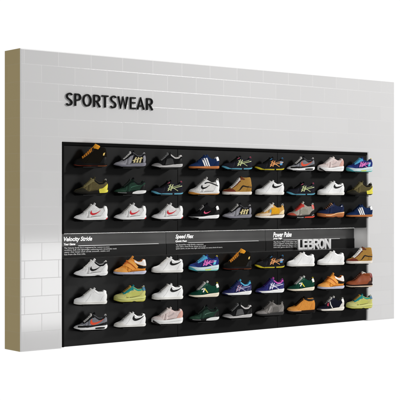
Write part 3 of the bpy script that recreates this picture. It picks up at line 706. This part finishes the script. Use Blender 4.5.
DES['navy_tan_chunky'] = D(prof='chunky', up=mt('1A2340', 'suede'), mid=mt('B8723F', 'rubber'), out=mt('9A5228', 'rubber'), os_h=.3, lace=mt('D8A070', 'lace'), lace_p=(5, .30, .52, .014, .9, .0), ton=mt('1C2440', 'knit'), toe=mt('1B2442', 'suede'), toe_end=.2, eye=mt('202A4C'), heel=mt('1B2442', 'suede'), lin=mt('141A30', 'knit'),
    deco=[swave(mt('E6B98A', 'rubber'), [(.25, .6), (.4, .5), (.55, .75), (.7, .95), (.99, .9)], .10), patch('toe_bumper', mt('A86434', 'rubber'), [(0, .2), (.08, .2), (.2, .3)], [(0, 1.0), (.08, 1.1), (.2, 1.0)], surf='m', mode='v', th=.012), patch('sole_cutout', mt('2A1A12', 'rubber'), [(.56, 0), (.64, 0), (.72, 0)], [(.57, .06), (.64, .2), (.71, .06)], surf='m', mode='v'), patch('logo', mt('C9CBD4'), [(.86, .40), (.92, .41)], [(.86, .43), (.92, .44)], th=.009)])
DES['orange_strap'] = D(prof='mid', up=mt('E8933A', 'knit'), mid=mt('B9BACB', 'foam'), out=mt('C9CAD6', 'rubber'), os_h=.3, lace=mt('D9742C', 'lace'), lace_p=(3, .34, .42, .012, .93, .02), ton=mt('E0913C', 'knit'), toe=mt('E9A24C', 'leather'), toe_end=.3, lin=mt('8E2E1E', 'knit'), tab=mt('DAD4CE'),
    deco=[patch('strap', mt('EB9C42'), [(.30, .30), (.42, .24), (.56, .14)], [(.36, .385), (.49, .33), (.64, .19)], th=.014, n=12), patch('strap', mt('EFA54A'), [(.43, .42), (.55, .33), (.68, .19)], [(.50, .475), (.62, .39), (.74, .25)], th=.016, n=12),
          patch('strap_edge', mt('B8421F'), [(.37, .38), (.49, .325), (.63, .19)], [(.385, .395), (.505, .34), (.645, .20)], th=.010, n=10), patch('collar_panel', mt('E2DDD8'), [(.63, .40), (.76, .33), (.90, .28), (.998, .28)], [(.62, .47), (.76, .42), (.90, .44), (.998, .46)], th=.010), patch('heel_panel', mt('16120F'), [(.64, .26), (.76, .20), (.90, .19), (.998, .2)], [(.66, .36), (.76, .31), (.90, .27), (.998, .27)], th=.008),
          patch('sole_wedge', mt('C2C2D2', 'foam'), [(.6, .5), (.8, .5), (.998, .5)], [(.6, 1.1), (.8, 1.5), (.998, 1.4)], surf='m', mode='v')])
DES['lime_teal_chunky'] = D(prof='chunky', up=mt('BFBC74', 'suede'), mid=mt('C6C672', 'foam'), out=mt('B9B44A', 'rubber'), os_h=.16, lace=mt('D9A84A', 'lace'), ton=mt('1F7F88', 'knit'), toe=mt('C6C47C', 'leather'), eye=mt('1E8C8C', 'knit'), eye_lo=.66, heel=mt('BFBD6A'), heel_h=.5, lin=mt('163E58', 'knit'), collar=mt('2FA08E', 'knit'), tab=mt('1F5E7E'), loop=mt('D9D9D0', 'lace'),
    deco=[patch('side_panel', mt('BDBE5E', 'leather'), [(.35, .17), (.55, .17), (.8, .22)], [(.38, .28), (.56, .33), (.78, .33)], th=.007), patch('sole_cutout', mt('3A3820', 'rubber'), [(.54, 0), (.60, 0), (.68, 0)], [(.55, .06), (.60, .2), (.67, .06)], surf='m', mode='v'), swave(mt('E3E6A0', 'foam'), [(.1, .9), (.35, .75), (.6, .8), (.99, .7)], .05)])
DES['green_retro'] = D(prof='runner', up=mt('0D3A2C', 'suede'), mid=mt('E3D9C4', 'foam'), out=mt('D9CFBC', 'rubber'), lace=wlace, ton=mt('D9D9D4', 'knit'), toe=mt('0C372A', 'suede'), eye=mt('1B4D3C'), heel=mt('0E3B2C', 'suede'), tab=mt('E6E2DA'), loop=mt('D8C832', 'lace'), lin=mt('3A3A36', 'knit'),
    deco=[patch('logo', mt('F0EDE6'), [(.40, .17), (.43, .23), (.47, .31)], [(.44, .17), (.47, .23), (.51, .31)], th=.010, n=8), patch('logo', mt('D9CC3A'), [(.45, .29), (.50, .23), (.56, .15)], [(.49, .30), (.535, .245), (.60, .15)], th=.011, n=8), patch('logo', mt('F0EDE6'), [(.38, .24), (.43, .27), (.47, .27)], [(.38, .28), (.43, .30), (.47, .30)], th=.009, n=8)])
def nrun(up, s1, s2, acc, lin_): return D(prof='runner', up=mt(up, 'knit'), mid=wf, out=mt('C9CCD2', 'rubber'), os_h=.1, lace=mt(up, 'lace'), ton=mt(acc, 'knit'), toe=mt(up, 'knit'), eye=mt(up), heel=mt(up), lin=mt(lin_, 'knit'), collar=mt(lin_, 'knit'), loop=mt(acc, 'lace'), deco=tiger(mt(s1), mt(s2), x=.42, z=.13) + [patch('toe_bumper', mt(up, 'rubber'), [(0, .0), (.06, 0), (.14, 0)], [(0, 1.0), (.06, .9), (.16, .1)], surf='m', mode='v')])
DES['indigo_pale_stripe'] = nrun('1F2356', 'B9808E', 'A9A6C8', '4FA8CC', '56B0CF')
DES['violet_white_stripe'] = nrun('27276A', 'E4E4F0', 'DCDCEC', 'B0489E', 'C353AA')
DES['leather_boot'] = D(prof='chukka', up=mt('8E4522'), mid=mt('231512', 'rubber'), out=mt('CDB9A2', 'rubber'), os_h=.5, lace=mt('5A2A18', 'lace'), lace_p=(6, .28, .55, .013, .86, .03), ton=mt('D8CFC6', 'suede'), toe=mt('944A24'), eye=mt('7C3A1C'), heel=mt('3A1E14'), heel_h=.35, lin=mt('C9B7A6', 'knit'), collar=mt('80401F', 'suede'), tab=mt('7E2A22'),
    deco=[patch('heel_panel', mt('2A1510'), [(.92, .2), (.998, .2)], [(.93, .40), (.998, .42)], th=.009)])
DES['grey_suede'] = D(prof='runner', up=mt('76726F', 'suede'), mid=mt('2B2A2A', 'foam'), out=kr, lace=mt('8C8885', 'lace'), ton=mt('55524F', 'knit'), toe=mt('8E8A88', 'suede'), toe_end=.26, eye=mt('5C5956', 'suede'), heel=mt('807C79', 'suede'), lin=mt('2A2928', 'knit'), loop=mt('9A9693', 'lace'),
    deco=[patch('side_panel', mt('94908D', 'suede'), [(.36, .12), (.42, .2), (.50, .34)], [(.42, .12), (.48, .2), (.56, .34)], th=.008), patch('side_panel', mt('625F5C', 'suede'), [(.58, .13), (.7, .14), (.8, .16)], [(.60, .3), (.7, .33), (.78, .3)], th=.007)])
DES['wheat_boot'] = D(prof='chukka', up=mt('D08A3C', 'suede'), mid=mt('1C120E', 'rubber'), out=kr, os_h=.4, lace=mt('2A1C14', 'lace'), lace_p=(6, .28, .55, .014, .86, .03), ton=mt('15110F', 'knit'), toe=mt('D6944A', 'suede'), eye=mt('CB8538', 'suede'), heel=mt('C98238', 'suede'), lin=kk, collar=mt('1A1412'), 
    deco=[swave(mt('D9B08A', 'rubber'), [(.03, .9), (.25, .9), (.45, .9)], .09)])
DES['navy_retro'] = D(prof='runner', up=mt('161824', 'suede'), mid=mt('E9E4DA', 'foam'), out=mt('DAD5CA', 'rubber'), lace=mt('E9E7E2', 'lace'), lace_p=(4, .40, .52, .012, .93, .02), ton=mt('C9C6C0', 'knit'), toe=mt('1A1B28', 'suede'), eye=mt('1A1C2C'), heel=mt('D2CEC8'), heel_h=.6, tab=mt('E6E3DE'), loop=mt('C9C8C0', 'lace'), lin=mt('6A6A64', 'knit'),
    deco=[patch('logo', mt('A83246'), [(.32, .19), (.33, .24), (.36, .29)], [(.38, .18), (.39, .24), (.41, .31)], th=.012, n=8), patch('stripe', mt('E8E6E2'), [(.43, .34), (.44, .24), (.50, .11)], [(.46, .36), (.47, .24), (.54, .11)], th=.010, n=10), swave(kr, [(0, .5), (.06, .5), (.12, .3)], .4)])

KIND = {'hiking_boot': ('hiking_boot', 'boot', 'black hiking boot with orange laces'), 'leather_boot': ('leather_boot', 'boot', 'rust brown leather ankle boot'), 'wheat_boot': ('work_boot', 'boot', 'wheat coloured lace-up boot on black sole'),
 'side_stripe_hightop': ('high_top_sneaker', 'sneaker', 'tan and brown high-top with black wavy side stripe'), 'camo_runner': ('running_shoe', 'sneaker', 'grey running shoe with camouflage stripes near heel'),
 'grey_sole_runner': ('running_shoe', 'sneaker', 'black running shoe with grey collar and grey sole'), 'blue_stripe_trainer': ('low_sneaker', 'sneaker', 'navy suede trainer with three white stripes and gum sole'),
 'teal_trail': ('trail_shoe', 'sneaker', 'black trail shoe with light blue sole and pale stripes'), 'yellow_trail': ('trail_shoe', 'sneaker', 'black trail shoe with yellow sole and orange stripes'),
 'air_runner': ('running_shoe', 'sneaker', 'grey and black shoe with orange tick and white sole'), 'pink_foam_runner': ('running_shoe', 'sneaker', 'pale pink running shoe on thick white sole'),
 'blue_pink_runner': ('running_shoe', 'sneaker', 'blue running shoe with pink stripes and pale teal sole'), 'olive_trail': ('trail_shoe', 'sneaker', 'olive shoe with bright yellow heel'),
 'green_runner': ('running_shoe', 'sneaker', 'dark green running shoe with white heel cushion'), 'gum_sole_mid': ('basketball_shoe', 'sneaker', 'white strapped shoe with tall tongue and gum sole'),
 'white_court_black_logo': ('low_sneaker', 'sneaker', 'white leather low sneaker with black tick'), 'white_plain': ('low_sneaker', 'sneaker', 'plain all-white low sneaker'),
 'white_retro': ('low_sneaker', 'sneaker', 'white flat-soled sneaker with long black tick'), 'white_runner_red_logo': ('running_shoe', 'sneaker', 'white running shoe with red tick'),
 'white_runner_black_logo': ('running_shoe', 'sneaker', 'white running shoe with small black tick and black lining'), 'black_pink_runner': ('running_shoe', 'sneaker', 'black shoe with pink tick and white sole'),
 'amber_runner': ('running_shoe', 'sneaker', 'sand and amber running shoe with white laces'), 'grey_red_basketball': ('basketball_shoe', 'sneaker', 'grey and red shoe on black sole'),
 'navy_tan_chunky': ('chunky_sneaker', 'sneaker', 'navy shoe on chunky tan sole'), 'orange_strap': ('basketball_shoe', 'sneaker', 'orange shoe with wide straps and lilac-grey sole'),
 'lime_teal_chunky': ('chunky_sneaker', 'sneaker', 'lime yellow chunky shoe with teal collar'), 'green_retro': ('running_shoe', 'sneaker', 'dark green retro runner with white laces and cream sole'),
 'indigo_pale_stripe': ('running_shoe', 'sneaker', 'indigo running shoe with light blue collar'), 'violet_white_stripe': ('running_shoe', 'sneaker', 'violet blue running shoe with white stripes and pink collar'),
 'grey_suede': ('running_shoe', 'sneaker', 'grey suede shoe on dark sole'), 'navy_retro': ('running_shoe', 'sneaker', 'black and navy retro runner with red badge')}
A_ = ['hiking_boot', 'camo_runner', 'grey_sole_runner', 'blue_stripe_trainer', 'teal_trail', 'yellow_trail', 'air_runner', 'pink_foam_runner', 'blue_pink_runner',
      'olive_trail', 'green_runner', 'teal_trail', 'gum_sole_mid', 'side_stripe_hightop', 'white_court_black_logo', 'teal_trail', 'white_court_black_logo', 'olive_trail',
      'white_runner_red_logo', 'white_runner_red_logo', 'white_runner_red_logo', 'black_pink_runner', 'camo_runner', 'amber_runner', 'grey_red_basketball', 'navy_tan_chunky', 'blue_stripe_trainer',
      'white_runner_black_logo', 'orange_strap', 'white_court_black_logo', 'blue_pink_runner', 'hiking_boot', 'yellow_trail', 'white_plain', 'white_plain', 'side_stripe_hightop',
      'white_plain', 'lime_teal_chunky', 'white_court_black_logo', 'green_retro', 'indigo_pale_stripe', 'violet_white_stripe', 'green_retro', 'orange_strap', 'leather_boot',
      'air_runner', 'white_retro', 'pink_foam_runner', 'green_runner', 'grey_sole_runner', 'grey_suede', 'wheat_boot', 'navy_retro', 'lime_teal_chunky']
ORD = ['first', 'second', 'third', 'fourth', 'fifth', 'sixth', 'seventh', 'eighth', 'last']
ROWN = ['top row', 'second row', 'third row', 'fourth row', 'fifth row', 'bottom row']
def short(k): return KIND[k][2]
from collections import Counter
cnt = Counter(A_); first = {}
for i, key in enumerate(A_):
    r, c = divmod(i, 9)
    if key not in first:
        first[key] = o = make_shoe(KIND[key][0], DES[key])
    else:
        src = first[key]; o = src.copy(); C.objects.link(o)
        for ch in src.children:
            q = ch.copy(); C.objects.link(q); q.parent = o
    s_ = .985 + random.uniform(-.012, .012)
    o.scale = (s_, s_, s_ * (1.0 if key == 'hiking_boot' else .90 if key in ('leather_boot', 'wheat_boot', 'white_court_black_logo', 'white_plain') else .93))
    yaw = -21 + random.uniform(-3, 3); ca, sa = math.cos(R(yaw)), math.sin(R(yaw))
    o.location = (COLS[c] - L * .5 * ca, -.064 - L * .5 * sa, ROWS[r] + .0015); o.rotation_euler = (0, 0, R(yaw))
    pos = (ORD[c] + ' from left') if c < 8 else 'at the right end'
    lab = KIND[key][2] if cnt[key] == 1 else '%s, %s, %s' % (KIND[key][2], ROWN[r], pos)
    tag(o, lab, KIND[key][1], 'shoes displayed on the black panels')
